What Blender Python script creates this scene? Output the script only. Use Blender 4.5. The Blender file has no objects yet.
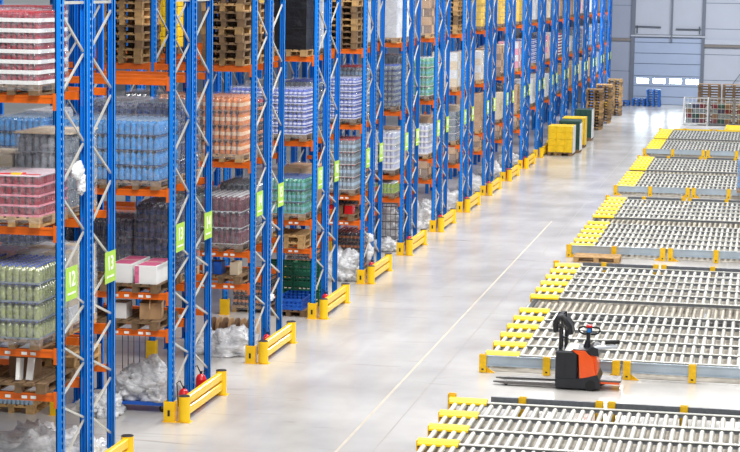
import bpy, math, random
from mathutils import Vector, Matrix, noise
random.seed(7)
S = bpy.context.scene
COL = S.collection
PI = math.pi

# ---------------------------------------------------------------- materials
def lin(c):
    return tuple(((v/255)/12.92 if v/255 <= .04045 else ((v/255+.055)/1.055)**2.4) for v in c)
MATS = {}
def mat(name, rgb, rough=.5, metal=0., var=0., scale=6., bump=0., bscale=30., coat=0., rnd=0., trans=0.):
    if name in MATS: return MATS[name]
    m = bpy.data.materials.new(name); m.use_nodes = True
    nt = m.node_tree; b = nt.nodes['Principled BSDF']
    c = lin(rgb)
    b.inputs['Roughness'].default_value = rough
    b.inputs['Metallic'].default_value = metal
    b.inputs['Coat Weight'].default_value = coat
    b.inputs['Transmission Weight'].default_value = trans
    tc = nt.nodes.new('ShaderNodeTexCoord')
    nz = nt.nodes.new('ShaderNodeTexNoise'); nz.inputs['Scale'].default_value = scale; nz.inputs['Detail'].default_value = 4
    nt.links.new(tc.outputs['Object'], nz.inputs['Vector'])
    rp = nt.nodes.new('ShaderNodeValToRGB')
    v = var if var else .06
    rp.color_ramp.elements[0].position = .3; rp.color_ramp.elements[1].position = .7
    rp.color_ramp.elements[0].color = tuple(max(0, x*(1-v)) for x in c)+(1,)
    rp.color_ramp.elements[1].color = tuple(min(1, x*(1+v)) for x in c)+(1,)
    nt.links.new(nz.outputs['Fac'], rp.inputs['Fac'])
    out = rp.outputs['Color']
    if rnd:
        oi = nt.nodes.new('ShaderNodeObjectInfo')
        hs = nt.nodes.new('ShaderNodeHueSaturation')
        mr = nt.nodes.new('ShaderNodeMapRange')
        mr.inputs['To Min'].default_value = 1-rnd; mr.inputs['To Max'].default_value = 1+rnd
        nt.links.new(oi.outputs['Random'], mr.inputs['Value'])
        nt.links.new(mr.outputs['Result'], hs.inputs['Value'])
        nt.links.new(out, hs.inputs['Color']); out = hs.outputs['Color']
    nt.links.new(out, b.inputs['Base Color'])
    if bump:
        n2 = nt.nodes.new('ShaderNodeTexNoise'); n2.inputs['Scale'].default_value = bscale; n2.inputs['Detail'].default_value = 3
        nt.links.new(tc.outputs['Object'], n2.inputs['Vector'])
        bp = nt.nodes.new('ShaderNodeBump'); bp.inputs['Strength'].default_value = bump; bp.inputs['Distance'].default_value = .02
        nt.links.new(n2.outputs['Fac'], bp.inputs['Height']); nt.links.new(bp.outputs['Normal'], b.inputs['Normal'])
    MATS[name] = m
    return m
def film_mat(name, rgb, alpha, rough=.18, bscale=9.):
    m = bpy.data.materials.new(name); m.use_nodes = True
    nt = m.node_tree; b = nt.nodes['Principled BSDF']
    b.inputs['Base Color'].default_value = lin(rgb)+(1,)
    b.inputs['Roughness'].default_value = rough
    b.inputs['Specular IOR Level'].default_value = .8
    tc = nt.nodes.new('ShaderNodeTexCoord')
    mp = nt.nodes.new('ShaderNodeMapping'); mp.inputs['Scale'].default_value = (1, 1, 2.2)
    n2 = nt.nodes.new('ShaderNodeTexNoise'); n2.inputs['Scale'].default_value = bscale; n2.inputs['Detail'].default_value = 5; n2.inputs['Distortion'].default_value = 1.2
    nt.links.new(tc.outputs['Object'], mp.inputs['Vector']); nt.links.new(mp.outputs['Vector'], n2.inputs['Vector'])
    bp = nt.nodes.new('ShaderNodeBump'); bp.inputs['Strength'].default_value = .9; bp.inputs['Distance'].default_value = .05
    nt.links.new(n2.outputs['Fac'], bp.inputs['Height']); nt.links.new(bp.outputs['Normal'], b.inputs['Normal'])
    mr = nt.nodes.new('ShaderNodeMapRange'); mr.inputs['From Min'].default_value = .35; mr.inputs['From Max'].default_value = .7
    mr.inputs['To Min'].default_value = alpha*.55; mr.inputs['To Max'].default_value = min(1, alpha*1.8)
    nt.links.new(n2.outputs['Fac'], mr.inputs['Value']); nt.links.new(mr.outputs['Result'], b.inputs['Alpha'])
    MATS[name] = m
    return m

def M(n): return MATS[n]
mat('blue_steel', (0, 132, 236), .42, 0, .08, 3)
mat('hole_light', (120, 175, 225), .5)
mat('orange_beam', (226, 104, 8), .42, 0, .10, 4)
mat('zinc', (200, 200, 194), .38, .35, .08, 5)
mat('zinc_beam', (182, 196, 208), .33, .45, .10, 2.5)
mat('rear_beam_shaded', (104, 108, 114), .5, .2, .2, 14)  # zinc beam darkened by colour for the shade under its flange
mat('mottled_base', (150, 144, 134), .8, 0, .35, 3)
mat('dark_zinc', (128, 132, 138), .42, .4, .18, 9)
mat('roller', (204, 202, 194), .36, .25, .07, 7, rnd=.28)
mat('old_roller', (172, 164, 148), .5, .1, .12, 7, rnd=.16)
mat('yellow', (255, 204, 0), .35, 0, .06, 4, coat=.2)
mat('guard_yellow', (250, 198, 6), .4, 0, .10, 7)
mat('post_yellow', (238, 188, 6), .45, 0, .14, 14)
mat('cover_yellow', (255, 214, 0), .5, 0, .06, 8)
mat('black', (26, 27, 31), .5, 0, .2, 8)
mat('truck_black', (30, 33, 40), .4, 0, .12, 5)
mat('rubber', (22, 22, 24), .75)
mat('truck_orange', (240, 88, 20), .32, 0, .06, 5, coat=.3)
mat('grey_steel', (110, 108, 108), .4, .6, .15, 12)
mat('silver', (196, 202, 210), .35, .4)
mat('red', (214, 22, 30), .3, 0, .05, 5, coat=.3)
mat('button_blue', (20, 120, 200), .35)
mat('white', (238, 238, 236), .5, 0, .03, 5)
mat('paper', (244, 244, 240), .7)
mat('sign_green', (166, 210, 70), .5, 0, .04, 5)
mat('wood', (174, 138, 90), .8, 0, .34, 9, bump=.2, rnd=.34)
mat('wood_dark', (122, 96, 68), .85, 0, .35, 14, bump=.2, rnd=.2)
mat('cardboard', (188, 150, 108), .8, 0, .1, 4, rnd=.1)
mat('cardboard_dark', (128, 98, 72), .8, 0, .15, 4, rnd=.1)
mat('beige', (216, 200, 172), .75, 0, .06, 4)
mat('pale_wrap', (224, 226, 228), .35, 0, .08, 8, bump=.4, bscale=10)
mat('red_drink', (150, 14, 40), .2, 0, .2, 18, coat=.5)
mat('red_cap', (214, 30, 40), .35)
mat('pink_label', (232, 142, 160), .5, 0, .2, 14)
mat('water_blue', (62, 146, 212), .12, 0, .35, 12, coat=.6)
mat('deep_blue', (34, 56, 112), .22, 0, .3, 12, coat=.4)
mat('navy', (40, 46, 82), .3, 0, .25, 12, coat=.3)
mat('clear_pet', (160, 188, 210), .12, 0, .15, 14, coat=.6)
mat('smoke_pet', (122, 134, 142), .15, 0, .3, 14, coat=.6)
mat('glass_pale', (150, 158, 104), .12, 0, .4, 14, coat=.6)
mat('blue_cap', (70, 100, 200), .35)
mat('white_cap', (236, 238, 240), .35)
mat('orange_drink', (222, 132, 56), .2, 0, .2, 14, coat=.5)
mat('peach', (246, 176, 132), .3, 0, .1, 12, coat=.4)
mat('label_cream', (240, 206, 170), .5)
mat('burgundy', (104, 24, 44), .16, 0, .3, 14, coat=.5)
mat('violet', (72, 92, 184), .25, 0, .22, 14, coat=.4)
mat('lilac', (206, 212, 238), .35, 0, .08, 9)
mat('green_drink', (30, 150, 122), .16, 0, .25, 14, coat=.5)
mat('teal_clear', (92, 172, 180), .16, 0, .2, 14, coat=.5)
mat('green_glass', (92, 166, 128), .16, 0, .28, 14, coat=.5)
mat('cola', (56, 36, 34), .16, 0, .3, 14, coat=.5)
mat('yellow_goods', (236, 194, 10), .5, 0, .12, 6)
mat('green_goods', (150, 180, 40), .5, 0, .25, 9)
mat('dark_green', (24, 70, 62), .5, 0, .2, 9)
mat('crate_green', (42, 130, 96), .45)
mat('crate_blue', (20, 90, 190), .45, 0, .15, 8)
mat('pallet_blue', (8, 84, 160), .5, 0, .15, 8, rnd=.1)
mat('black_wrap', (14, 14, 17), .38, 0, .2, 5, bump=.9, bscale=6)
mat('pink_sheet', (236, 214, 222), .4, 0, .08, 6, bump=.5, bscale=8)
mat('magenta', (222, 104, 146), .5, 0, .25, 20)
mat('wall_panel', (168, 172, 182), .6, 0, .03, .6)
mat('wall_dark', (140, 146, 162), .6, 0, .04, .6)
mat('door_panel', (150, 162, 184), .55, 0, .03, .8)
mat('seam', (104, 114, 130), .6)
mat('trim_grey', (96, 102, 114), .5)
mat('rail_grey', (66, 72, 82), .5)
mat('trim_brown', (120, 112, 106), .6)
mat('worn_line', (186, 177, 162), .5, 0, .1, 2)
mat('joint', (150, 146, 140), .8)
film_mat('film', (240, 244, 252), .13, .12, 7)
film_mat('film_thick', (236, 240, 248), .20, .15, 6)
film_mat('film_heap', (250, 252, 255), .95, .2, 5)
# daylight panes
m = bpy.data.materials.new('daylight_pane'); m.use_nodes = True
b = m.node_tree.nodes['Principled BSDF']; b.inputs['Emission Color'].default_value = (.86, 1, 1, 1); b.inputs['Emission Strength'].default_value = 14.0
MATS['daylight_pane'] = m
# lamp
m = bpy.data.materials.new('lamp_panel'); m.use_nodes = True
b = m.node_tree.nodes['Principled BSDF']; b.inputs['Emission Color'].default_value = (1, 1, 1, 1); b.inputs['Emission Strength'].default_value = 8.0
MATS['lamp_panel'] = m
# floor
m = bpy.data.materials.new('concrete_floor'); m.use_nodes = True; nt = m.node_tree; b = nt.nodes['Principled BSDF']
tc = nt.nodes.new('ShaderNodeTexCoord')
def nzn(sc, det, vec=None, dist=0):
    n = nt.nodes.new('ShaderNodeTexNoise'); n.inputs['Scale'].default_value = sc; n.inputs['Detail'].default_value = det; n.inputs['Distortion'].default_value = dist
    nt.links.new(vec or tc.outputs['Object'], n.inputs['Vector']); return n
n1 = nzn(.35, 6); r1 = nt.nodes.new('ShaderNodeValToRGB')
r1.color_ramp.elements[0].position = .3; r1.color_ramp.elements[0].color = lin((174, 171, 167))+(1,)
r1.color_ramp.elements[1].position = .68; r1.color_ramp.elements[1].color = lin((208, 205, 201))+(1,)
nt.links.new(n1.outputs['Fac'], r1.inputs['Fac'])
mp = nt.nodes.new('ShaderNodeMapping'); mp.inputs['Scale'].default_value = (1.1, .3, 1); mp.inputs['Rotation'].default_value = (0, 0, .12)
nt.links.new(tc.outputs['Object'], mp.inputs['Vector'])
n2 = nzn(1.1, 5, mp.outputs['Vector'], .6); r2 = nt.nodes.new('ShaderNodeValToRGB')
r2.color_ramp.elements[0].position = .3; r2.color_ramp.elements[0].color = (.8, .78, .76, 1)
r2.color_ramp.elements[1].position = .62; r2.color_ramp.elements[1].color = (1, 1, 1, 1)
nt.links.new(n2.outputs['Fac'], r2.inputs['Fac'])
mx = nt.nodes.new('ShaderNodeMixRGB'); mx.blend_type = 'MULTIPLY'; mx.inputs['Fac'].default_value = .4
nt.links.new(r1.outputs['Color'], mx.inputs['Color1']); nt.links.new(r2.outputs['Color'], mx.inputs['Color2'])
mp3 = nt.nodes.new('ShaderNodeMapping'); mp3.inputs['Scale'].default_value = (.5, 2.6, 1); mp3.inputs['Rotation'].default_value = (0, 0, .25)
nt.links.new(tc.outputs['Object'], mp3.inputs['Vector'])
n3 = nzn(.9, 7, mp3.outputs['Vector'], 1.4); r3 = nt.nodes.new('ShaderNodeValToRGB')
r3.color_ramp.elements[0].position = .62; r3.color_ramp.elements[0].color = (1, 1, 1, 1)
r3.color_ramp.elements[1].position = .78; r3.color_ramp.elements[1].color = (.52, .49, .46, 1)
nt.links.new(n3.outputs['Fac'], r3.inputs['Fac'])
mx3 = nt.nodes.new('ShaderNodeMixRGB'); mx3.blend_type = 'MULTIPLY'; mx3.inputs['Fac'].default_value = .7
nt.links.new(mx.outputs['Color'], mx3.inputs['Color1']); nt.links.new(r3.outputs['Color'], mx3.inputs['Color2'])
nt.links.new(mx3.outputs['Color'], b.inputs['Base Color'])
mr = nt.nodes.new('ShaderNodeMapRange'); mr.inputs['To Min'].default_value = .13; mr.inputs['To Max'].default_value = .28
nt.links.new(n2.outputs['Fac'], mr.inputs['Value']); nt.links.new(mr.outputs['Result'], b.inputs['Roughness'])
b.inputs['Specular IOR Level'].default_value = .5
MATS['concrete_floor'] = m

# ---------------------------------------------------------------- mesh builder
class MB:
    def __init__(s): s.v = []; s.f = []; s.m = []; s.mats = []; s.sm = []
    def mi(s, m):
        if m not in s.mats: s.mats.append(m)
        return s.mats.index(m)
    def add(s, vs, fs, m, smooth=False):
        o = len(s.v); k = s.mi(m); s.v += [tuple(v) for v in vs]
        for f in fs: s.f.append(tuple(i+o for i in f)); s.m.append(k); s.sm.append(smooth)
    def box(s, x0, x1, y0, y1, z0, z1, m):
        vs = [(x0,y0,z0),(x1,y0,z0),(x1,y1,z0),(x0,y1,z0),(x0,y0,z1),(x1,y0,z1),(x1,y1,z1),(x0,y1,z1)]
        s.add(vs, [(0,3,2,1),(4,5,6,7),(0,1,5,4),(1,2,6,5),(2,3,7,6),(3,0,4,7)], m)
    def bbox(s, x0, x1, y0, y1, z0, z1, m, c=.01):
        # box with chamfered vertical and top edges
        def ring(i, z): return [(x0+i+c,y0+i,z),(x1-i-c,y0+i,z),(x1-i,y0+i+c,z),(x1-i,y1-i-c,z),(x1-i-c,y1-i,z),(x0+i+c,y1-i,z),(x0+i,y1-i-c,z),(x0+i,y0+i+c,z)]
        rs = ring(0, z0)+ring(0, z1-c)+ring(c, z1)
        fs = [tuple(range(7, -1, -1)), tuple(range(16, 24))]
        for k in (0, 8):
            for i in range(8): fs.append((k+i, k+(i+1) % 8, k+8+(i+1) % 8, k+8+i))
        s.add(rs, fs, m)
    def bar(s, a, b, w, h, m):
        a = Vector(a); b = Vector(b); d = (b-a).normalized()
        up = Vector((1,0,0)) if abs(d.x) < .9 else Vector((0,0,1))
        u = d.cross(up).normalized()*w/2; v = d.cross(u).normalized()*h/2
        vs = [a-u-v,a+u-v,a+u+v,a-u+v,b-u-v,b+u-v,b+u+v,b-u+v]
        s.add(vs, [(0,3,2,1),(4,5,6,7),(0,1,5,4),(1,2,6,5),(2,3,7,6),(3,0,4,7)], m)
    def tube(s, pts, r, m, n=8, smooth=True):
        pts = [Vector(p) for p in pts]; rings = []
        rr = r if isinstance(r, (list, tuple)) else [r]*len(pts)
        pu = None
        for i, p in enumerate(pts):
            d = (pts[min(i+1, len(pts)-1)]-pts[max(i-1, 0)]).normalized()
            if pu is None:
                up = Vector((0,0,1)) if abs(d.z) < .9 else Vector((1,0,0)); u = d.cross(up).normalized()
            else: u = (pu-d*pu.dot(d)).normalized()
            pu = u; v = d.cross(u)
            rings.append([p+(u*math.cos(2*PI*k/n)+v*math.sin(2*PI*k/n))*rr[i] for k in range(n)])
        vs = [q for rg in rings for q in rg]
        fs = [(i*n+k, i*n+(k+1) % n, (i+1)*n+(k+1) % n, (i+1)*n+k) for i in range(len(pts)-1) for k in range(n)]
        s.add(vs, fs, m, smooth)
        s.add(rings[0], [tuple(range(n-1,-1,-1))], m); s.add(rings[-1], [tuple(range(n))], m)
    def lathe(s, prof, m, n=8, c=(0,0,0), cap=True):
        # prof list of (r,z[,mat])
        k = 0
        for i in range(len(prof)-1):
            a, b2 = prof[i], prof[i+1]
            mm = b2[2] if len(b2) > 2 else m
            vs = [(c[0]+q[0]*math.cos(2*PI*j/n), c[1]+q[0]*math.sin(2*PI*j/n), c[2]+q[1]) for q in (a, b2) for j in range(n)]
            s.add(vs, [(j, (j+1) % n, n+(j+1) % n, n+j) for j in range(n)], mm, True)
        if cap:
            q = prof[-1]; mm = q[2] if len(q) > 2 else m
            s.add([(c[0]+q[0]*math.cos(2*PI*j/n), c[1]+q[0]*math.sin(2*PI*j/n), c[2]+q[1]) for j in range(n)], [tuple(range(n))], mm)
    def blob(s, c, rad, m, seed=0, amp=.35, nu=28, nv=16, flat=True, freq=2.2):
        vs = []; off = Vector((seed*7.3, seed*3.1, seed*1.7))
        for i in range(nv+1):
            th = PI*i/nv
            for j in range(nu):
                ph = 2*PI*j/nu; d = Vector((math.sin(th)*math.cos(ph), math.sin(th)*math.sin(ph), math.cos(th)))
                k = 1+amp*noise.noise(d*freq+off)+amp*.75*noise.noise(d*freq*2.2+off)+amp*.55*abs(noise.noise(d*freq*4.2+off))+amp*.25*noise.noise(d*freq*9+off)
                p = Vector((c[0]+d.x*rad[0]*k, c[1]+d.y*rad[1]*k, c[2]+d.z*rad[2]*k))
                if flat and p.z < 0.004: p.z = 0.004
                vs.append(p)
        fs = [(i*nu+j, (i+1)*nu+j, (i+1)*nu+(j+1) % nu, i*nu+(j+1) % nu) for i in range(nv) for j in range(nu)]
        s.add(vs, fs, m, True)
    def mesh(s, name):
        me = bpy.data.meshes.new(name); me.from_pydata(s.v, [], s.f)
        for m in s.mats: me.materials.append(MATS[m])
        me.polygons.foreach_set('material_index', s.m); me.polygons.foreach_set('use_smooth', s.sm)
        me.update(); return me

def ob(name, me, parent=None, loc=(0,0,0), rz=0., label=None):
    if isinstance(me, MB): me = me.mesh(name)
    o = bpy.data.objects.new(name, me); COL.objects.link(o)
    o.location = loc; o.rotation_euler = (0,0,rz)
    if parent: o.parent = parent
    if label: o['label'] = label
    return o
def tag(o, label, cat, group=None, kind=None):
    o['label'] = label; o['category'] = cat
    if group: o['group'] = group
    if kind: o['kind'] = kind
    return o
def thing(name, label, cat, loc=(0,0,0), rz=0., group=None):
    o = bpy.data.objects.new(name, None); COL.objects.link(o); o.empty_display_size = .2
    o.location = loc; o.rotation_euler = (0,0,rz); return tag(o, label, cat, group)
def struct(name, me, label):
    o = ob(name, me); o['label'] = label; o['kind'] = 'structure'; o['category'] = name.split('_')[0]; return o
ORD = ['first','second','third','fourth','fifth','sixth','seventh','eighth','ninth','tenth','eleventh','twelfth','thirteenth','fourteenth','fifteenth','sixteenth','seventeenth','eighteenth','nineteenth','twentieth']

# ---------------------------------------------------------------- measures
CX, CZ = 9.1413, 7.2
Y0, RP, DL = 31.589, 5.32975, 2.30
NR = list(range(-1, 18))
def ry(n): return Y0+n*RP
UX = -.235                     # end-frame upright centre
BAY = 1.95
LV = [1.50, 2.11, 3.80, 5.60]  # tops of the beams
LVN = ['lowest shelf', 'second shelf', 'third shelf', 'top shelf']
def nbays(n): return {-1: 1, 0: 2, 1: 3, 2: 3, 3: 3}.get(n, 2)

# ---------------------------------------------------------------- the setting
f = MB(); f.box(-34, 26, 8, 127, -.2, 0, 'concrete_floor')
struct('floor', f, 'pale polished concrete warehouse floor with scuffs and faint joints')
j = MB()
j.box(3.385, 3.4, 18, 125, -.001, .0015, 'joint')
for k in range(6): j.box(-.6, 20, 26.0+k*18, 26.015+k*18, -.001, .0015, 'joint')
j.box(2.82, 2.87, 26, 62, -.001, .0012, 'worn_line')
struct('trim_1', j, 'thin saw-cut joints in the concrete floor')
WY = 126.0
w = MB()
def panel(x0, x1, z0, z1, m, rows, mb=w, y=WY):
    h = (z1-z0)/rows
    for i in range(rows):
        mb.box(x0, x1, y, y+.12, z0+i*h+.02, z0+(i+1)*h-.02, m)
    mb.box(x0, x1, y+.02, y+.14, z0, z1, 'seam')
panel(-34, .94, 0, 14, 'wall_dark', 7)
panel(5.3, 26, 0, 14, 'wall_panel', 9)
panel(.94, 5.3, 4.25, 14, 'wall_panel', 3)
struct('wall_back', w, 'bluish grey panelled back wall of the hall')
t = MB(); t.box(.90, 1.14, WY-.14, WY, 0, 14, 'trim_grey'); struct('trim_2', t, 'dark steel column left of the big door')
t = MB(); t.box(5.16, 5.36, WY-.14, WY, 0, 14, 'trim_grey'); struct('trim_3', t, 'slim steel column right of the big door')
t = MB(); t.box(5.36, 26, WY-.25, WY, 3.74, 4.02, 'wall_panel'); t.box(5.36, 26, WY-.2, WY, 3.58, 3.74, 'trim_brown'); struct('trim_4', t, 'ledge with a brown underside on the wall right of the door')
t = MB(); t.box(-34, .90, WY-.1, WY, 3.84, 4.0, 'trim_brown'); struct('trim_5', t, 'ledge on the wall left of the door')
t = MB(); t.box(.9, .96+4.4, WY-.2, WY, 4.13, 4.22, 'wall_panel'); t.box(3.3, 3.4, WY-.22, WY-.04, 3.85, 14, 'trim_grey')
struct('trim_6', t, 'door lintel with a thin vertical post above it')
# sectional door
d = MB()
x0, x1 = 1.14, 5.16
hts = [0, .48, 1.12, 1.74, 2.48, 3.12, 3.78, 4.12]
for a, b2 in zip(hts[:-1], hts[1:]):
    if a == 1.12:
        ws = [(1.32+i*1.0, 2.04+i*1.0) for i in range(4)]
        z0, z1 = 1.30, 1.58
        d.box(x0, x1, WY-.02, WY+.05, a+.02, z0, 'door_panel'); d.box(x0, x1, WY-.02, WY+.05, z1, b2-.02, 'door_panel')
        xs = [x0]+[v for p in ws for v in p]+[x1]
        for i in range(0, len(xs), 2): d.box(xs[i], xs[i+1], WY-.02, WY+.05, z0, z1, 'door_panel')
    else: d.box(x0, x1, WY-.02, WY+.05, a+.02, b2-.02, 'door_panel')
d.box(x0, x1, WY+.02, WY+.09, 0, 4.12, 'seam')
door = struct('door_1', d, 'big grey sectional door with four small daylit windows')
for i in range(4):
    q = MB(); q.box(1.32+i, 2.04+i, WY-.012, WY+.03, 1.30, 1.58, 'daylight_pane'); ob('window_pane', q, door, label='bright daylit pane')
q = MB(); q.bar((x0-.02, WY-.1, 4.75), (2.7, WY-.1, 4.72), .07, .07, 'rail_grey'); q.bar((3.6, WY-.1, 4.62), (5.1, WY-.1, 4.62), .07, .07, 'rail_grey')
q.box(x0+.1, x0+.16, WY-.15, WY, 4.35, 4.8, 'rail_grey'); q.box(5.0, 5.06, WY-.15, WY, 4.35, 4.8, 'rail_grey')
ob('door_spring', q, door)
tag(thing('brace_rod', 'thin dark rods slanting across the wall right of the door', 'rod', (6.2, WY-.3, 0)), 'thin dark rods slanting across the wall right of the door', 'rod')
R_ = bpy.data.objects['brace_rod']
q = MB(); q.tube([(0, 0, 0.0), (2.4, .05, 3.55)], .02, 'rail_grey', 6); ob('rod', q, R_)
q = MB(); q.tube([(.6, 0, 0.0), (2.9, .05, 3.55)], .02, 'rail_grey', 6); ob('rod', q, R_)

# ---------------------------------------------------------------- racks
def upright_mesh(h=9.0):
    b = MB(); hw, d0 = .052, .085
    b.box(-hw, -hw+.016, 0, d0, .004, h, 'blue_steel'); b.box(hw-.016, hw, 0, d0, .004, h, 'blue_steel')
    b.box(-hw, hw, 0, .012, .004, h, 'blue_steel')
    b.box(-hw, -hw+.03, d0-.012, d0, .004, h, 'blue_steel'); b.box(hw-.03, hw, d0-.012, d0, .004, h, 'blue_steel')
    b.box(-hw*.45, hw*.45, -.010, 0, .004, h, 'blue_steel')
    b.box(-.075, .075, -.02, d0+.02, 0, .01, 'blue_steel')
    n = int(8.6/.1)
    for i in range(n):
        z = .4+i*.1
        b.box(hw-.020, hw-.006, -.0025, .001, z, z+.034, 'hole_light')
        b.box(hw-.001, hw+.0025, .028, .046, z, z+.030, 'hole_light')
    return b.mesh('upright')
UPR = upright_mesh()
ZO = [7.4, 6.15, 4.9, 3.65, 2.6, 1.78, .95]        # nodes on the inner upright
ZE = [6.78, 5.55, 4.3, 3.05, 2.22, 1.37, .42]
def brace_segments():
    seg = []
    for i in range(len(ZO)):
        if i > 0: seg.append((ZE[i-1]-.06, ZO[i]+.02))
        seg.append((ZE[i]+.06, ZO[i]-.02))
    return seg
SEG = brace_segments()
def brace_mesh(z0, z1, flip):
    b = MB(); ya, yb = (.07, .93+.08) if not flip else (1.01, .07)
    b.bar((0, ya, z0), (0, yb, z1), .031, .024, 'zinc'); return b.mesh('brace')
BR = {fl: [brace_mesh(a, c, fl) for a, c in SEG] for fl in (False, True)}
def bracing_all(flip):
    b = MB(); ya, yb = (.07, 1.01) if not flip else (1.01, .07)
    for a, c in SEG: b.bar((0, ya, a), (0, yb, c), .031, .024, 'zinc')
    return b.mesh('bracing')
BRALL = {fl: bracing_all(fl) for fl in (False, True)}
hb = MB(); hb.bar((0, .07, 6.85), (0, 1.01, 6.85), .04, .03, 'zinc'); STR = hb.mesh('strut')
def beam_mesh():
    b = MB(); L = BAY-.11
    b.box(-L/2, L/2, -.025, .025, -.11, 0, 'orange_beam'); b.box(-L/2, L/2, -.032, -.025, -.11, -.085, 'orange_beam'); b.box(-L/2, L/2, -.032, -.025, -.03, 0, 'orange_beam')
    for s in (-1, 1): b.box(s*L/2-.022, s*L/2+.022, -.05, -.012, -.2, .03, 'orange_beam')
    return b.mesh('beam')
BEAM = beam_mesh()
lb = MB(); lb.box(-.04, .04, -.036, -.0335, -.082, -.04, 'paper'); SLAB = lb.mesh('shelf_label')
def text_mesh(txt, size):
    c = bpy.data.curves.new('t', 'FONT'); c.body = txt; c.size = size; c.extrude = .002; c.align_x = 'CENTER'; c.align_y = 'CENTER'; c.offset = .006
    o = bpy.data.objects.new('t', c); COL.objects.link(o)
    dg = bpy.context.evaluated_depsgraph_get(); me = bpy.data.meshes.new_from_object(o.evaluated_get(dg)); bpy.data.objects.remove(o)
    me.materials.clear(); me.materials.append(MATS['white'])
    # text x -> +Y, y -> +Z, facing +X
    me.transform(Matrix(((0,0,1,0),(1,0,0,0),(0,1,0,0),(0,0,0,1)))); return me
sg = MB(); sg.box(0, .006, -.24, .24, -.23, .23, 'sign_green'); SIGN = sg.mesh('sign')
sg = MB(); [sg.box(.006, .0085, -.17+i*.057, -.125+i*.057, -.155, -.125, 'white') for i in range(6)]; SIGNL = sg.mesh('sign_strip')
for n in NR:
    y = ry(n); nb = nbays(n); od = ORD[n+1]
    for half, dy in (('front', 0.), ('back', 1.22)):
        r = thing('pallet_rack', f'blue and orange pallet rack, {half} half of the {od} rack pair from left', 'pallet rack', (0, y+dy, 0), 0, 'pallet racks along the aisle')
        flip = half == 'back'
        for k in range(nb+1):
            x = UX-k*BAY
            ob('upright', UPR, r, (x, 0, 0)); ob('upright', UPR, r, (x, 1.08, 0), PI)
            if k == 0:
                for me in BR[flip]: ob('brace', me, r, (x, 0, 0))
                ob('brace', STR, r, (x, 0, 0))
            else: ob('bracing', BRALL[flip], r, (x, 0, 0))
        for k in range(nb):
            xc = UX-k*BAY-BAY/2
            for li, z in enumerate(LV):
                if li == 0 and n > 9: continue
                for by, rz in ((.03, 0), (1.05, PI)):
                    bm = ob('beam', BEAM, r, (xc, by, z), rz)
                    if by < .1 and half == 'front' and k == 0 and li < 2 and n < 4:
                        for q in (.2, .38, .62, .75): ob('shelf_label', SLAB, bm, (q-.15, 0, 0))
        num = 13+n if half == 'front' else 14+n
        sy = .34 if half == 'front' else .82
        s_ = ob('sign', SIGN, r, (UX+.056, sy, 3.0), label=f'green sign with white number {num}')
        ob('number', text_mesh(str(num), .29), s_, (.008, 0, .045)); ob('lettering', SIGNL, s_)

# yellow upright guards, crash barriers and extinguishers
g = MB(); g.box(-.09, .09, -.05, -.035, .006, .34, 'guard_yellow'); g.box(-.09, -.078, -.035, .12, .006, .34, 'guard_yellow'); g.box(.078, .09, -.035, .12, .006, .34, 'guard_yellow')
g.box(-.11, .11, -.07, .03, 0, .006, 'guard_yellow')
g.box(-.07, .07, -.055, -.05, .02, .32, 'guard_yellow')
GM = g.mesh('upright_guard')
g = MB(); g.box(-.02, .02, -.058, -.055, .1, .2, 'black'); GD = g.mesh('guard_mark')
for n in NR:
    if n < -0.5 or n > 10: pass
    od = ORD[n+1]
    o = tag(ob('upright_guard', GM, None, (UX, ry(n)-.03, 0)), f'yellow steel guard at the foot of the {od} rack pair, aisle end', 'upright guard', 'yellow guards at the aisle ends')
    ob('guard_mark', GD, o)
    if n <= 4: tag(ob('upright_guard', GM, None, (UX-BAY, ry(n)-.03, 0)), f'yellow steel guard at inner front upright of the {od} rack pair', 'upright guard', 'yellow guards one bay in')
p = MB(); p.lathe([(.085, .008), (.095, .02), (.095, .425)], 'yellow', 16); p.lathe([(.095, .425), (.088, .437), (.07, .437)], 'black', 16)
p.box(-.12, .12, -.1, .1, 0, .008, 'post_yellow'); PM = p.mesh('post')
rl = MB()
def rail(b, z):
    b.bbox(-.045, .045, 0, DL-.0, z-.065, z+.065, 'yellow', .014)
rail(rl, 0); RLM = rl.mesh('rail')
for n in range(-1, 13):
    od = ORD[n+1]
    r = thing('crash_barrier', f'yellow two-rail crash barrier at the end of the {od} rack pair', 'crash barrier', (0, ry(n)+.02, 0), 0, 'yellow crash barriers along the aisle')
    ob('post', PM, r, (0, 0, 0)); ob('post', PM, r, (0, DL, 0))
    ob('rail', RLM, r, (0, 0, .345)); ob('rail', RLM, r, (0, 0, .165))
def extinguisher(x, y, label, s=1.):
    r = thing('fire_extinguisher', label, 'fire extinguisher', (x, y, 0), 0, 'fire extinguishers behind the barriers'); r.scale = (s, s, s)
    b = MB(); b.lathe([(.075, 0), (.093, .012), (.095, .40), (.07, .46), (.03, .49)], 'red', 14); ob('cylinder', b, r)
    b = MB(); b.tube([(0,0,.48),(0,0,.525)], .018, 'black', 8); b.bar((-.02,0,.525), (.09,0,.55), .025, .012, 'black'); b.bar((-.02,0,.505), (.08,0,.505), .02, .01, 'black'); ob('handle', b, r)
    b = MB(); b.tube([(-.01,0,.51),(-.08,.04,.62),(-.15,.06,.58),(-.13,.04,.4),(-.10,0,.14)], .011, 'rubber', 7); ob('hose', b, r)
for n in range(0, 10):
    extinguisher(-.17, ry(n)+.56 if n == 0 else ry(n)+.98, f'red fire extinguisher with black hose behind barrier of the {ORD[n+1]} rack pair', .9 if n == 0 else .8)
extinguisher(-.17, ry(0)+1.62, 'farther of the two red fire extinguishers behind barrier of the second rack pair')

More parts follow.
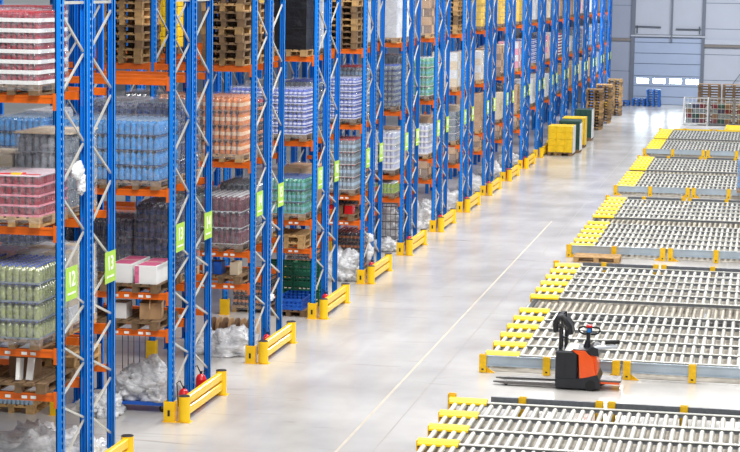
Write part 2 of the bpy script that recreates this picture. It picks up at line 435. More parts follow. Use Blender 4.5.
# ---------------------------------------------------------------- pallets
def pallet_mesh(wm, name='pallet', planks=5, skip=()):
    b = MB(); W, D = .8, 1.2     # X, Y ; front = short side
    for i, x in enumerate((-.4, -.0725, .2575)):
        b.box(x if i != 1 else -.05, (x if i != 1 else -.05)+(.1425 if i == 2 else .1), -.6, .6, 0, .022, wm)
        for yy in (-.6, -.0725, .455):
            x0 = x if i != 1 else -.05
            b.box(x0+.002, x0+(.14 if i == 2 else .098), yy+.002, yy+.143, .022, .1, wm)
    for yy in (-.6, -.0725, .455): b.box(-.4, .4, yy, yy+.145, .1, .122, wm)
    wd = (.145, .1, .145, .1, .145); x = -.4; gp = (.8-sum(wd))/4
    for i, q in enumerate(wd):
        if i not in skip: b.box(x, x+q, -.6, .6, .122, .144, wm)
        x += q+gp
    return b.mesh(name)
PAL = pallet_mesh('wood'); PALD = pallet_mesh('wood_dark'); PALB = pallet_mesh('pallet_blue')
PH = .144
def pallet_stack(x, y, z, count, where, grp, rz=0., cat='pallet', mats=(PAL, PALD), top=None, jit=.02, what='wooden pallet'):
    for i in range(count):
        me = mats[0] if random.random() < .62 else mats[1]
        if i == count-1: pos = 'topmost'
        elif i == 0: pos = 'bottommost'
        else: pos = ORD[i]+' up'
        tag(ob('wooden_pallet' if what.startswith('wood') else 'plastic_pallet', me, None, (x+random.uniform(-jit, jit), y+random.uniform(-jit, jit), z+i*(PH+.0005)), rz+random.uniform(-.02, .02)),
            f'{what}, {pos} in {where}', cat, grp)

# ---------------------------------------------------------------- goods
def bottle(b, x, y, z, r, h, body, label, cap, style, n=8):
    if style == 'can':
        b.lathe([(r*.8, 0), (r, h*.06), (r, h*.9, body), (r*.8, h, 'silver')], body, n, (x, y, z))
    elif style == 'jug':
        b.lathe([(r*.9, 0), (r, h*.05), (r, h*.62), (r*.55, h*.82), (r*.35, h*.88), (r*.38, h*.9, cap), (r*.38, h*.99, cap)], body, n, (x, y, z))
    else:
        b.lathe([(r*.88, 0), (r, h*.04), (r*.97, h*.3), (r*1.02, h*.31, label), (r*1.02, h*.56, label), (r*.97, h*.57), (r*.9, h*.72), (r*.42, h*.86), (r*.40, h*.9), (r*.46, h*.905, cap), (r*.46, h*.99, cap)], body, n, (x, y, z))
K = {  # r, layer height, body, label, cap, style, tray(material, height fraction)
 'red':     (.036, .140, 'red_drink', 'red_drink', 'red_cap', 'pet', ('white', .38)),
 'crimson': (.044, .138, 'red_drink', 'burgundy', 'red_cap', 'can', ('pink_label', .2)),
 'palegreen': (.046, .255, 'glass_pale', 'glass_pale', 'blue_cap', 'pet', ('smoke_pet', .10)),
 'water':   (.048, .245, 'water_blue', 'water_blue', 'clear_pet', 'pet', ('deep_blue', .05)),
 'orange':  (.050, .272, 'orange_drink', 'label_cream', 'peach', 'pet', ('cardboard', .04)),
 'burgundy': (.052, .305, 'burgundy', 'burgundy', 'white_cap', 'pet', ('pale_wrap', .04)),
 'violet':  (.046, .162, 'violet', 'lilac', 'lilac', 'pet', ('lilac', .14)),
 'greenblue': (.046, .255, 'green_drink', 'teal_clear', 'blue_cap', 'pet', ('teal_clear', .08)),
 'clearred': (.048, .300, 'smoke_pet', 'clear_pet', 'red_cap', 'pet', ('pale_wrap', .05)),
 'darkclear': (.050, .270, 'smoke_pet', 'deep_blue', 'blue_cap', 'pet', ('navy', .05)),
 'greenclear': (.050, .275, 'green_glass', 'teal_clear', 'white_cap', 'pet', ('pale_wrap', .05)),
 'silverpack': (.050, .165, 'lilac', 'violet', 'white_cap', 'can', ('white', .3)),
 'navy':    (.050, .300, 'navy', 'deep_blue', 'smoke_pet', 'pet', ('deep_blue', .05)),
 'smoke':   (.050, .260, 'smoke_pet', 'smoke_pet', 'smoke_pet', 'pet', ('smoke_pet', .05)),
 'cola':    (.048, .230, 'cola', 'orange_drink', 'red_cap', 'pet', ('cardboard_dark', .08)),
 'greencan': (.046, .130, 'green_goods', 'yellow_goods', 'green_goods', 'can', ('green_goods', .2)),
}
_lay = {}
def layer_mesh(kind, full):
    if (kind, full) in _lay: return _lay[(kind, full)]
    r, h, body, label, cap, style, tray = K[kind]
    b = MB(); nx = int(.78/(2*r)); ny = int(1.17/(2*r)); px = .78/nx; py = 1.17/ny
    for i in range(nx):
        for k in range(ny):
            if not full and 0 < i < nx-1 and 0 < k < ny-1: continue
            n = 8 if (i == nx-1 or k == 0 or full) else 6
            bottle(b, -.39+px*(i+.5), -.585+py*(k+.5), .004, min(px, py)/2*.98, h-.004, body, label, cap, style, n)
    b.box(-.392, .392, -.588, .588, .0, .003, tray[0])
    th = h*tray[1]
    for a in ((-.394, .394, -.592, -.588), (-.394, .394, .588, .592), (-.396, -.392, -.59, .59), (.392, .396, -.59, .59)):
        b.box(a[0], a[1], a[2], a[3], 0, th, tray[0])
    me = b.mesh('bottle_layer'); _lay[(kind, full)] = me; return me
_film = {}
def film_mesh(h, m='film', seed=0, top=True):
    key = (round(h, 2), m, seed)
    if key in _film: return _film[key]
    b = MB(); nz = max(3, int(h/.12)); pts = []; N = 14
    per = []
    for i in range(N): per.append((-.405+.81*i/N, -.605))
    for i in range(N): per.append((.405, -.605+1.21*i/N))
    for i in range(N): per.append((.405-.81*i/N, .605))
    for i in range(N): per.append((-.405, .605-1.21*i/N))
    n = len(per); vs = []
    for k in range(nz+1):
        z = .06+(h+.02-.06)*k/nz
        for (x, y) in per:
            q = noise.noise(Vector((x*4+seed, y*4, z*5)))*.014
            sx = 1+q/.4; sy = 1+q/.6
            vs.append((x*max(sx, .992), y*max(sy, .994), z))
    fs = [(k*n+i, k*n+(i+1) % n, (k+1)*n+(i+1) % n, (k+1)*n+i) for k in range(nz) for i in range(n)]
    if top: fs.append(tuple(nz*n+i for i in range(n)))
    b.add(vs, fs, m); me = b.mesh('stretch_film'); _film[key] = me; return me
_box = {}
def carton_layer(nx, ny, h, m, m2=None, W=.78, D=1.16):
    key = (nx, ny, h, m, m2, W)
    if key in _box: return _box[key]
    b = MB()
    for i in range(nx):
        for k in range(ny):
            x0 = -W/2+W/nx*i; y0 = -D/2+D/ny*k
            b.bbox(x0+.003, x0+W/nx-.003, y0+.003, y0+D/ny-.003, 0, h-.002, m2 if (m2 and (i+k) % 2) else m, .006)
            b.box(x0+W/nx*.46, x0+W/nx*.54, y0+.0005, y0+.003, h*.02, h*.9, 'beige' if m != 'beige' else 'cardboard')
    me = b.mesh('carton_layer'); _box[key] = me; return me
def load(look, cat, x, y, z, where, kind, layers=4, rz=0., grp=None, film='film', pal=True, extra=None):
    r = thing({'b': 'wrapped_bottle_load', 'c': 'carton_load', 'w': 'wrapped_load', 's': 'sack_load'}[kind[0]], f'{look}, {where}', cat, (x, y, z), rz, grp)
    zz = 0
    if pal: ob('pallet', random.choice((PAL, PALD)), r, (0, 0, 0)); zz = PH
    k = kind[1]
    if kind[0] == 'b':
        h = K[k][1]
        for i in range(layers): ob('bottle_layer', layer_mesh(k, i == layers-1), r, (0, 0, zz+i*h))
        top = zz+layers*h
    elif kind[0] == 'c':
        nx, ny, h, m, m2 = k
        for i in range(layers): ob('carton_layer', carton_layer(nx, ny, h, m, m2), r, (0, 0, zz+i*h), PI if i % 2 else 0)
        top = zz+layers*h
    elif kind[0] == 'w':
        m, h = k; b = MB(); n = 10
        # lumpy wrapped block
        vs = []; per = []; N = 12
        for i in range(N): per.append((-.39+.78*i/N, -.59))
        for i in range(N): per.append((.39, -.59+1.18*i/N))
        for i in range(N): per.append((.39-.78*i/N, .59))
        for i in range(N): per.append((-.39, .59-1.18*i/N))
        nn = len(per); nz = 12
        for a in range(nz+1):
            for (px, py) in per:
                q = 1-.03*abs(noise.noise(Vector((px*3+x, py*3, a*.9))))-(.02 if a == nz else 0)
                vs.append((px*q, py*q, h*a/nz))
        fs = [(a*nn+i, a*nn+(i+1) % nn, (a+1)*nn+(i+1) % nn, (a+1)*nn+i) for a in range(nz) for i in range(nn)]
        fs.append(tuple(nz*nn+i for i in range(nn)))
        b.add(vs, fs, m); 
        for q in range(1, int(h/.22)): b.box(-.392, .392, -.593, .593, q*.22, q*.22+.012, 'black' if m in ('black_wrap',) else 'pale_wrap')
        ob('wrapped_goods', b, r, (0, 0, zz)); top = zz+h
    elif kind[0] == 's':
        m, h = k; b = MB(); lh = h/layers
        for a in range(layers):
            for sx in (-1, 1):
                for sy in (-1, 0, 1):
                    b.bbox(sx*.195-.19, sx*.195+.19, sy*.39-.19, sy*.39+.19, a*lh+.004, (a+1)*lh-.004, m, min(.035, lh*.3))
            b.box(-.375, .375, -.57, .57, a*lh, (a+1)*lh-.01, m)
        ob('sack_layers', b, r, (0, 0, zz)); top = zz+h
    if extra == 'sheet':
        b = MB(); b.box(-.42, .42, -.61, .61, top+.001, top+.02, 'beige'); ob('cardboard_sheet', b, r); top += .02
    if extra == 'printed_top':
        b = MB(); b.box(-.395, .395, -.595, .595, top+.001, top+.006, 'pink_sheet'); o_ = ob('top_sheet', b, r, label='pinkish white film top')
        b = MB(); b.bar((-.2, -.42, top+.016), (.36, -.42, top+.016), .02, .012, 'red'); b.bar((-.3, -.5, top+.016), (.1, -.28, top+.016), .02, .012, 'red'); b.bbox(-.06, .08, -.46, -.36, top+.007, top+.03, 'yellow', .008); ob('printed_slip', b, o_, label='red and yellow slip')
    if extra == 'dark_sheet':
        b = MB(); b.bbox(-.41, .41, -.61, .61, top+.001, top+.12, 'dark_green', .02); ob('top_cover', b, r); top += .12
    if film: ob('stretch_film', film_mesh(top, film, len(look) % 3), r)
    return r, z+top

PX = [-.82, -1.68, -2.77, -3.63, -4.72, -5.58]      # pallet centres by slot
SLOT = ['', 'inner pallet, ', 'third pallet in, ', 'fourth pallet in, ', 'fifth pallet in, ', 'sixth pallet in, ']
def where(n, half, li, slot): return f'{SLOT[slot]}{LVN[li]}, {half} of {ORD[n+1]} rack pair'
def put(n, half, li, slot, look, kind, layers=4, **kw):
    y = ry(n)+(.53 if half == 'front' else 1.22+.55)
    return load(look, 'pallet load', PX[slot]-(.075 if n == -1 else 0), y, LV[li], where(n, half, li, slot), kind, layers, grp='wrapped pallet loads on the racks', **kw)
B = lambda k: ('b', k)
C = lambda *k: ('c', k)
W = lambda *k: ('w', k)
SK = lambda *k: ('s', k)

# --- first pair (closest, left edge)
put(-1, 'front', 3, 0, 'red drink bottles in white trays', B('red'), 7)
put(-1, 'front', 2, 0, 'crimson drink packs under white film', B('crimson'), 4, extra='printed_top')
put(-1, 'front', 1, 0, 'pale green bottles with blue caps', B('palegreen'), 4)
put(-1, 'front', 3, 1, 'red drink bottles in white trays', B('red'), 7)
put(-1, 'front', 2, 1, 'crimson drink packs under white film', B('crimson'), 4, film='film_thick')
put(-1, 'front', 1, 1, 'pale green bottles with blue caps', B('palegreen'), 4)
put(-1, 'back', 3, 1, 'red drink bottles in clear film', B('red'), 7)
put(-1, 'back', 2, 0, 'grey bottles under a beige cardboard sheet', B('smoke'), 4, extra='sheet', film='film_thick')
put(-1, 'back', 2, 1, 'beige cartons in film', C(2, 3, .24, 'beige', None), 3)
put(-1, 'back', 1, 0, 'pale beige cartons in film', C(2, 3, .26, 'beige', 'pale_wrap'), 4, film='film_thick')
put(-1, 'back', 1, 1, 'dark wrapped goods', W('navy', .95))
# --- second pair
put(0, 'front', 2, 0, 'bright blue water bottles in film', B('water'), 4)
put(0, 'front', 2, 1, 'blue water bottles in film', B('water'), 4)
put(0, 'front', 2, 2, 'blue and navy water bottles', B('water'), 4)
put(0, 'front', 2, 3, 'navy bottles in film', B('navy'), 3)
put(0, 'back', 2, 0, 'navy bottles in film', B('navy'), 4)
put(0, 'back', 2, 1, 'grey-blue bottles in dull film', B('navy'), 4, film='film_thick')
put(0, 'back', 2, 2, 'pale wrapped goods', W('pale_wrap', 1.0))
put(0, 'back', 1, 0, 'dark navy bottles in film', B('navy'), 4, film='film')
put(0, 'back', 1, 1, 'dark navy bottles in dull film', B('navy'), 3, film='film_thick')
put(0, 'back', 1, 2, 'grey bottles in film', B('smoke'), 3)
put(0, 'front', 1, 2, 'dark navy bottles', B('navy'), 3)
put(0, 'front', 3, 2, 'red drink bottles in film', B('red'), 7)
# --- third pair
put(1, 'front', 2, 0, 'orange drink bottles with cream labels', B('orange'), 4)
put(1, 'front', 2, 1, 'orange drink bottles with cream labels', B('orange'), 4)
put(1, 'front', 2, 2, 'clear bottles with red caps', B('clearred'), 3)
put(1, 'front', 1, 0, 'burgundy bottles with white caps', B('burgundy'), 3)
put(1, 'front', 1, 1, 'burgundy bottles with white caps', B('burgundy'), 2)
put(1, 'back', 1, 0, 'dark green-grey bottles in film', B('smoke'), 4)
put(1, 'back', 1, 1, 'teal wrapped bottles', B('greenclear'), 3, film='film_thick')
put(1, 'back', 2, 0, 'cola bottles in film', B('cola'), 4)
put(1, 'back', 2, 1, 'pale cartons', C(2, 3, .25, 'beige', None), 3)
put(1, 'back', 2, 2, 'smoky bottles in film', B('smoke'), 4)
# --- fourth pair
put(2, 'front', 3, 0, 'tall load wrapped in black film', W('black_wrap', 1.2), film=None)
put(2, 'front', 2, 0, 'violet and white drink packs', B('violet'), 6)
put(2, 'front', 2, 1, 'violet and white drink packs', B('violet'), 6)
put(2, 'front', 1, 0, 'green bottles with blue caps', B('greenblue'), 3)
put(2, 'back', 2, 0, 'clear bottles with dark labels', B('darkclear'), 4)
put(2, 'back', 2, 1, 'pale blue wrapped goods', W('pale_wrap', 1.05))
put(2, 'back', 1, 0, 'brown cartons', C(2, 3, .22, 'cardboard', None), 4)
put(2, 'back', 1, 1, 'white wrapped goods', W('pale_wrap', .8))
put(2, 'back', 3, 1, 'yellow sacks', SK('yellow_goods', 1.3), 6)
put(2, 'front', 3, 3, 'yellow sacks', SK('yellow_goods', 1.3), 6, film=None)
put(2, 'back', 3, 0, 'clear wrapped goods', W('pale_wrap', 1.2))
# --- fifth pair
put(3, 'front', 2, 0, 'violet packs with white bands', B('violet'), 6)
put(3, 'front', 1, 0, 'clear bottles with red caps', B('clearred'), 4)
put(3, 'back', 2, 0, 'red and grey bottles', B('clearred'), 4)
put(3, 'back', 1, 0, 'dark bottles', B('cola'), 4)
put(3, 'back', 3, 0, 'clear wrapped goods', W('pale_wrap', 1.2))
# --- sixth pair
put(4, 'front', 3, 0, 'tall pale grey wrapped drums', W('pale_wrap', 1.3), film='film')
put(4, 'front', 2, 0, 'dark bottles with blue caps', B('darkclear'), 4)
put(4, 'front', 1, 0, 'silver and violet packs', B('silverpack'), 6)
put(4, 'front', 0, 0, 'yellow-green cans', B('greencan'), 2)
put(4, 'back', 2, 0, 'grey bottles in film', B('smoke'), 5)
put(4, 'back', 1, 0, 'brown cartons in film', C(2, 3, .25, 'cardboard', None), 4)
put(4, 'back', 3, 0, 'pale wrapped goods', W('pale_wrap', 1.2))
# --- farther pairs
FAR = {
 5: [('tall brown cartons in film', C(2, 3, .24, 'cardboard', 'cardboard_dark'), 6), ('green bottles in clear film', B('greenclear'), 4), ('white and silver packs', B('silverpack'), 5)],
 6: [None, ('grey and white cartons', C(2, 3, .27, 'pale_wrap', 'beige'), 4), ('grey wrapped goods', W('smoke_pet', .9), 1)],
 7: [('bright yellow sacks', SK('yellow_goods', 1.4), 6), ('white and brown cartons', C(2, 3, .24, 'pale_wrap', 'beige'), 4), ('brown cartons', C(2, 3, .24, 'cardboard', None), 5)],
 8: [('yellow and black sacks', SK('yellow_goods', 1.2), 9), ('brown cartons', C(2, 3, .24, 'cardboard', 'cardboard_dark'), 4), ('pale cartons', C(2, 3, .24, 'beige', None), 4)],
 9: [('bright yellow sacks', SK('yellow_goods', 1.4), 5), ('white and pink cartons', C(2, 3, .25, 'pale_wrap', 'pink_label'), 4), ('brown cartons in film', C(2, 3, .25, 'cardboard', None), 4)],
 10: [('white wrapped goods', W('pale_wrap', 1.2), 1), ('bluish white bottles', B('violet'), 6), ('white wrapped goods', W('pale_wrap', 1.0), 1)],
 11: [('pale cartons', C(2, 3, .25, 'beige', None), 5), ('pink and white cartons', C(2, 3, .25, 'pink_label', 'beige'), 4), ('white cartons', C(2, 3, .25, 'pale_wrap', None), 4)],
 12: [('brown cartons', C(2, 3, .25, 'cardboard', None), 4), ('red drink bottles', B('red'), 7), ('blue bottles', B('water'), 3)],
 13: [('brown cartons', C(2, 3, .25, 'cardboard', None), 3), ('grey cartons', C(2, 3, .25, 'pale_wrap', 'beige'), 3), ('brown cartons', C(2, 3, .25, 'cardboard', None), 4)],
 14: [('pink cartons', C(2, 3, .25, 'pink_label', 'beige'), 4), ('dark wrapped goods', W('navy', 1.0), 1), ('pale cartons', C(2, 3, .25, 'beige', None), 4)],
 15: [('white cartons', C(2, 3, .25, 'pale_wrap', None), 4), ('blue bottles', B('water'), 4), ('brown cartons', C(2, 3, .25, 'cardboard', None), 4)],
 16: [('brown cartons', C(2, 3, .25, 'cardboard_dark', None), 4), ('grey bottles', B('smoke'), 4), ('pale wrapped goods', W('pale_wrap', 1.0), 1)],
 17: [('dark wrapped goods', W('navy', 1.0), 1), ('blue bottles', B('water'), 4), ('brown cartons', C(2, 3, .25, 'cardboard', None), 4)]}
BACK = [('white wrapped goods', W('pale_wrap', 1.1), 1), ('blue bottles in film', B('water'), 4), ('brown cartons in film', C(2, 3, .25, 'cardboard', None), 4), ('clear bottles in film', B('clearred'), 3), ('navy bottles in film', B('navy'), 4), ('pale cartons in film', C(2, 3, .25, 'beige', None), 4), ('grey wrapped goods', W('smoke_pet', 1.0), 1)]
for n, row in FAR.items():
    for li, e in zip((3, 2, 1), row):
        if e: put(n, 'front', li, 0, e[0], e[1], e[2])
    for li in (3, 2, 1):
        e = BACK[(n*3+li) % len(BACK)]; put(n, 'back', li, 0, e[0], e[1], e[2])
    if n < 10:
        e = BACK[(n*5+2) % len(BACK)]
        put(n, 'front', 0, 0, 'low brown cartons', C(2, 3, .2, 'cardboard', 'cardboard_dark'), 2)

# stacks of empty pallets on the racks
def rackstack(n, half, li, slot, count, mats=(PAL, PALD)):
    y = ry(n)+(.53 if half == 'front' else 1.77)
    pallet_stack(PX[slot]+(.24 if (n, half) == (0, 'back') else 0), y, LV[li], count, f'stack, {LVN[li]}, {SLOT[slot][:-9] or "outer"}, {half} of {ORD[n+1]} pair', 'empty pallets stacked on the racks', mats=mats, jit=.014)
rackstack(1, 'front', 3, 2, 9); rackstack(1, 'front', 3, 0, 9)
rackstack(3, 'front', 3, 0, 9); rackstack(6, 'front', 3, 0, 9); rackstack(1, 'back', 3, 0, 8)
# lowest shelves: loose pallets
for n, c in ((-1, 1), (0, 1), (1, 1), (2, 2), (3, 1)):
    rackstack(n, 'front', 0, 0, c, (PALD, PALD) if n != 2 else (PAL, PAL))
    if n in (-1, 0): rackstack(n, 'front', 0, 1, c, (PALD, PAL))
rackstack(-1, 'back', 0, 0, 2, (PAL, PALD))
# boxes and small goods
def carton(name, x, y, z, sx, sy, sz, m, label, rz=0., flaps=False, grp=None, stripe=None):
    r = thing(name, label, 'box', (x, y, z), rz, grp)
    b = MB()
    if flaps:
        t_ = .006
        b.box(-sx/2, sx/2, -sy/2, sy/2, 0, t_, m)
        for a in ((-sx/2, sx/2, -sy/2, -sy/2+t_), (-sx/2, sx/2, sy/2-t_, sy/2), (-sx/2, -sx/2+t_, -sy/2, sy/2), (sx/2-t_, sx/2, -sy/2, sy/2)): b.box(*a, 0, sz, m)
        ob('body', b, r)
        for s in (-1, 1):
            q = MB(); q.bar((0, s*sy/2, sz), (0, s*(sy/2+sy*.22), sz+.08), sx*.98, .005, m); q2 = q; ob('flap', q, r)
    else:
        b.bbox(-sx/2, sx/2, -sy/2, sy/2, 0, sz, m, .008); ob('body', b, r)
        q = MB(); q.box(-sx/2+.004, sx/2-.004, -.025, .025, sz, sz+.0015, 'beige'); ob('tape', q, r)
    if stripe:
        q = MB(); q.box(-sx/2-.002, -sx/2+.07, -sy/2-.002, -sy/2, .01, sz-.01, stripe); q.box(-sx/2+.03, sx/2-.03, -sy/2+.03, -.035, sz, sz+.002, stripe); q.box(-sx/2+.03, sx/2-.03, .035, sy/2-.03, sz, sz+.002, stripe); ob('printed_panel', q, r, label='pink printed panel')
    return r
y = ry(0)
q = ob('wooden_pallet', PALD, None, (PX[0], y+.53, LV[1])); tag(q, 'dark wooden pallet under the two pink and white cartons', 'pallet')
q = ob('wooden_pallet', PALD, None, (PX[1], y+.53, LV[1])); tag(q, 'dark wooden pallet, inner, second shelf, front of second rack pair', 'pallet')
carton('printed_carton', -.65, y+.48, LV[1]+PH, .37, 1.0, .30, 'white', 'white carton with pink print, nearer the aisle of the two', stripe='magenta')
carton('printed_carton', -1.08, y+.53, LV[1]+PH, .37, 1.0, .31, 'white', 'white carton with pink print, farther from the aisle of the two', stripe='magenta')
zl = LV[0]+PH
carton('cardboard_box', -.66, y+.34, zl+.001, .36, .40, .27, 'cardboard', 'open brown cardboard box on the lowest shelf of the second rack pair', .2, True)
carton('white_box', -1.16, y+.3, zl+.001, .26, .34, .26, 'white', 'plain white box on the lowest shelf of the second rack pair')
zz = LV[0]+PH+.001
carton('cardboard_box', -.93, ry(-1)+.55, zz, .34, .4, .30, 'cardboard_dark', 'dark brown box behind the white leaflet, first rack pair')
r = thing('leaflet_pack', 'upright white leaflet pack on pallets, lowest shelf of first rack pair', 'leaflet', (-.86, ry(-1)+.12, zz), .1)
b = MB(); b.bar((0, 0, .0), (0, .06, .30), .22, .05, 'paper'); ob('sheet', b, r)
b = MB(); b.bar((.135, .02, .0), (.15, .1, .30), .05, .09, 'white'); ob('fold', b, r)
tag(ob('wooden_pallet', PAL, None, (-2.95, 32.1, 0)), 'light wooden pallet of small jars on floor behind first rack pair', 'pallet')
for i in range(10):
    b = MB(); b.lathe([(.03, 0), (.036, .01), (.036, .07), (.02, .09), (.02, .11, 'white_cap')], 'clear_pet', 8)
    tag(ob('glass_jar', b, None, (-3.3+i*.075, 31.56, PH)), f'small clear jar on floor pallet, {ORD[i]} from the left of its row', 'jar', 'jars on the floor pallet')
y = ry(1)
for i, (xx, mm, lab) in enumerate(((-1.15, 'white', 'white'), (-.95, 'crate_blue', 'blue'), (-.62, 'beige', 'cream'))):
    carton('small_box', xx, y+.3, zl+.001, .17, .3, .24, mm, f'small {lab} box on the lowest shelf of the third rack pair')
y = ry(3)
put(3, 'back', 0, 0, 'orange-brown bottles', B('cola'), 2)
for i in range(3): carton('small_box', -.6-i*.24, y+.3, zl+.001, .2, .3, .2, ('red', 'cardboard_dark', 'red')[i], f'small {("red","dark brown","red")[i]} box, {ORD[i]} from the aisle, lowest shelf of fifth rack pair')

# goods on the floor under the racks
def heap(x, y, blobs, label, seed, name='plastic_film_heap', cat='plastic film', m='film_heap', grp='heaps of plastic film'):
    b = MB()
    for i, (dx, dy, dz, rx, ry_, rz_) in enumerate(blobs): b.blob((dx, dy, dz), (rx, ry_, rz_), m, seed+i, .42, 40, 24)
    return tag(ob(name, b, None, (x, y, 0)), label, cat, grp)
heap(-1.05, 27.7, [(0, 0, .14, .62, .6, .52), (.42, .1, .12, .38, .5, .5), (-.5, .1, .05, .4, .5, .25), (.6, .75, .06, .2, .4, .3)], 'white crumpled plastic film heap at the foot of first rack pair', 3)
ct = thing('platform_cart', 'blue platform cart with thin wire frame, holding the film heap', 'cart', (-.98, 32.45, 0))
b = MB(); b.box(-.45, .5, -.3, .3, .12, .17, 'crate_blue'); ob('platform', b, ct)
for sx in (-.38, .42):
    for sy in (-.2, .2):
        b = MB(); b.tube([(sx-.0, sy-.02, .06), (sx, sy+.02, .06)], .06, 'rubber', 12); b.box(sx-.02, sx+.02, sy-.03, sy+.03, .06, .125, 'grey_steel'); ob('caster', b, ct)
b = MB()
for xx in (-.44, -.34, -.24, -.14, -.04): b.tube([(xx, .29, .17), (xx, .29, 1.25)], .008, 'grey_steel', 6)
b.tube([(-.44, -.29, .17), (-.44, -.29, 1.2), (-.44, -.2, 1.28), (-.44, .29, 1.28), (-.02, .29, 1.28)], .012, 'grey_steel', 6)
ob('wire_frame', b, ct)
def heap_on(x, y, z, blobs, label, seed):
    b = MB()
    for i, (dx, dy, dz, rx, ry_, rz_) in enumerate(blobs): b.blob((dx, dy, dz), (rx, ry_, rz_), 'film_heap', seed+i, .42, 40, 24)
    tag(ob('plastic_film_heap', b, None, (x, y, z)), label, 'plastic film', 'heaps of plastic film')
heap_on(-.9, 32.42, .168, [(.05, 0, .34, .36, .26, .30), (-.22, -.02, .22, .3, .28, .26), (.2, 0, .2, .3, .25, .34)], 'grey-white plastic film heaped on the blue cart', 11)
heap(-1.62, 31.95, [(0, 0, .08, .34, .34, .2), (.25, -.1, .05, .22, .3, .3)], 'low film heap on the floor left of the blue cart', 17)
heap(-.85, 37.75, [(0, 0, .12, .46, .4, .34), (-.5, .1, .08, .3, .4, .3), (.3, .2, .1, .2, .3, .36)], 'silvery plastic film heap under the third rack pair', 23)
r = thing('reel_bundle', 'row of brown cardboard discs standing on edge, third rack pair', 'cardboard discs', (-1.25, 39.3, 0), 0)
for i in range(8):
    b = MB(); b.tube([(0, 0, .0), (.05, 0, 0)], .22, 'cardboard' if i % 2 else 'cardboard_dark', 18); ob('disc', b, r, (-.4+i*.125, 0, .221))
heap(-.8, 48.05, [(0, 0, .25, .42, .34, .45), (-.3, .1, .15, .3, .3, .4), (.2, 0, .5, .25, .2, .22)], 'greyish plastic film heap under the fifth rack pair', 31)
heap(-.75, 53.7, [(0, 0, .12, .3, .4, .2)], 'small white film heap under the sixth rack pair', 37)
heap(-.8, 59.2, [(0, 0, .2, .4, .4, .5), (.2, .1, .6, .22, .2, .2)], 'white bags heaped under the seventh rack pair', 41)
heap(-.8, 64.2, [(0, 0, .2, .4, .4, .4)], 'white bags heaped under the eighth rack pair', 43)
heap(-.8, 69.8, [(0, 0, .2, .4, .4, .35)], 'white bags heaped under the ninth rack pair', 47)
heap(-.8, 75.2, [(0, 0, .2, .4, .4, .35)], 'white bags heaped under the tenth rack pair', 53)
heap(-.8, 80.4, [(0, 0, .2, .4, .4, .3)], 'white bags heaped under the eleventh rack pair', 59)
# film scraps caught on the frames
def scrap(pts, rs, label, seed):
    b = MB()
    for i, (p, r_) in enumerate(zip(pts, rs)): b.blob(p, r_, 'film_heap', seed+i, .4, 20, 12, False)
    tag(ob('film_scrap', b), label, 'plastic film', 'scraps of film on the frames')
scrap([(-.22, 27.0, 4.52), (-.21, 27.12, 4.34)], [(.06, .2, .12), (.05, .1, .16)], 'white film scrap hanging from the crimson drink packs', 61)
scrap([(-.25, 48.62, .98), (-.25, 48.62, .62)], [(.1, .16, .12), (.08, .12, .3)], 'white film scrap caught on the fifth rack pair', 67)
scrap([(-.25, 38.4, 1.02)], [(.07, .3, .06)], 'white film scrap caught on the third rack pair', 71)
# green crates, blue crates, orange bottles (fourth pair, floor)
def crate_mesh(m, sx=.6, sy=.4, h=.24):
    b = MB(); t_ = .015
    b.box(-sx/2, sx/2, -sy/2, sy/2, 0, .02, m)
    for zz0, zz1 in ((.02, .05), (.1, .13), (h-.05, h)):
        for a in ((-sx/2, sx/2, -sy/2, -sy/2+t_), (-sx/2, sx/2, sy/2-t_, sy/2), (-sx/2, -sx/2+t_, -sy/2, sy/2), (sx/2-t_, sx/2, -sy/2, sy/2)): b.box(*a, zz0, zz1, m)
    for i in range(7):
        x = -sx/2+(sx-.03)*i/6
        b.box(x, x+.03, -sy/2, -sy/2+t_, .02, h, m); b.box(x, x+.03, sy/2-t_, sy/2, .02, h, m)
    for i in range(5):
        yy = -sy/2+(sy-.03)*i/4
        b.box(-sx/2, -sx/2+t_, yy, yy+.03, .02, h, m); b.box(sx/2-t_, sx/2, yy, yy+.03, .02, h, m)
    return b.mesh('crate')
CG, CB_ = crate_mesh('crate_green'), crate_mesh('crate_blue')
for k in range(4):
    for c, xx in enumerate((-.75, -1.37)):
        tag(ob('plastic_crate', CG, None, (xx, 44.1, k*.241)), f'green plastic crate, {["bottommost", "second from bottom", "third from bottom", "topmost"][k]} in the {["right", "left"][c]} stack, fourth rack pair', 'crate', 'green crates under the fourth rack pair')
tag(ob('wooden_pallet', PALD, None, (-.8, 42.95, 0)), 'dark pallet on the floor under the blue crates, fourth rack pair', 'pallet')
for i in range(3):
    tag(ob('plastic_crate', CB_, None, (-.78, 42.55+i*.41, PH)), f'blue plastic crate on the dark pallet, {["front", "middle", "rear"][i]} one', 'crate', 'blue crates on a floor pallet')
load('orange and dark bottle packs', 'pallet load', -1.72, 43.2, 0, 'on floor under the fourth rack pair', B('cola'), 3)
load('orange-brown bottle packs', 'pallet load', -1.72, 48.2, 0, 'on floor under the fifth rack pair', B('cola'), 4)
load('orange-brown bottle packs', 'pallet load', -.82, 49.5, 0, 'on floor under back of fifth rack pair', B('cola'), 4)
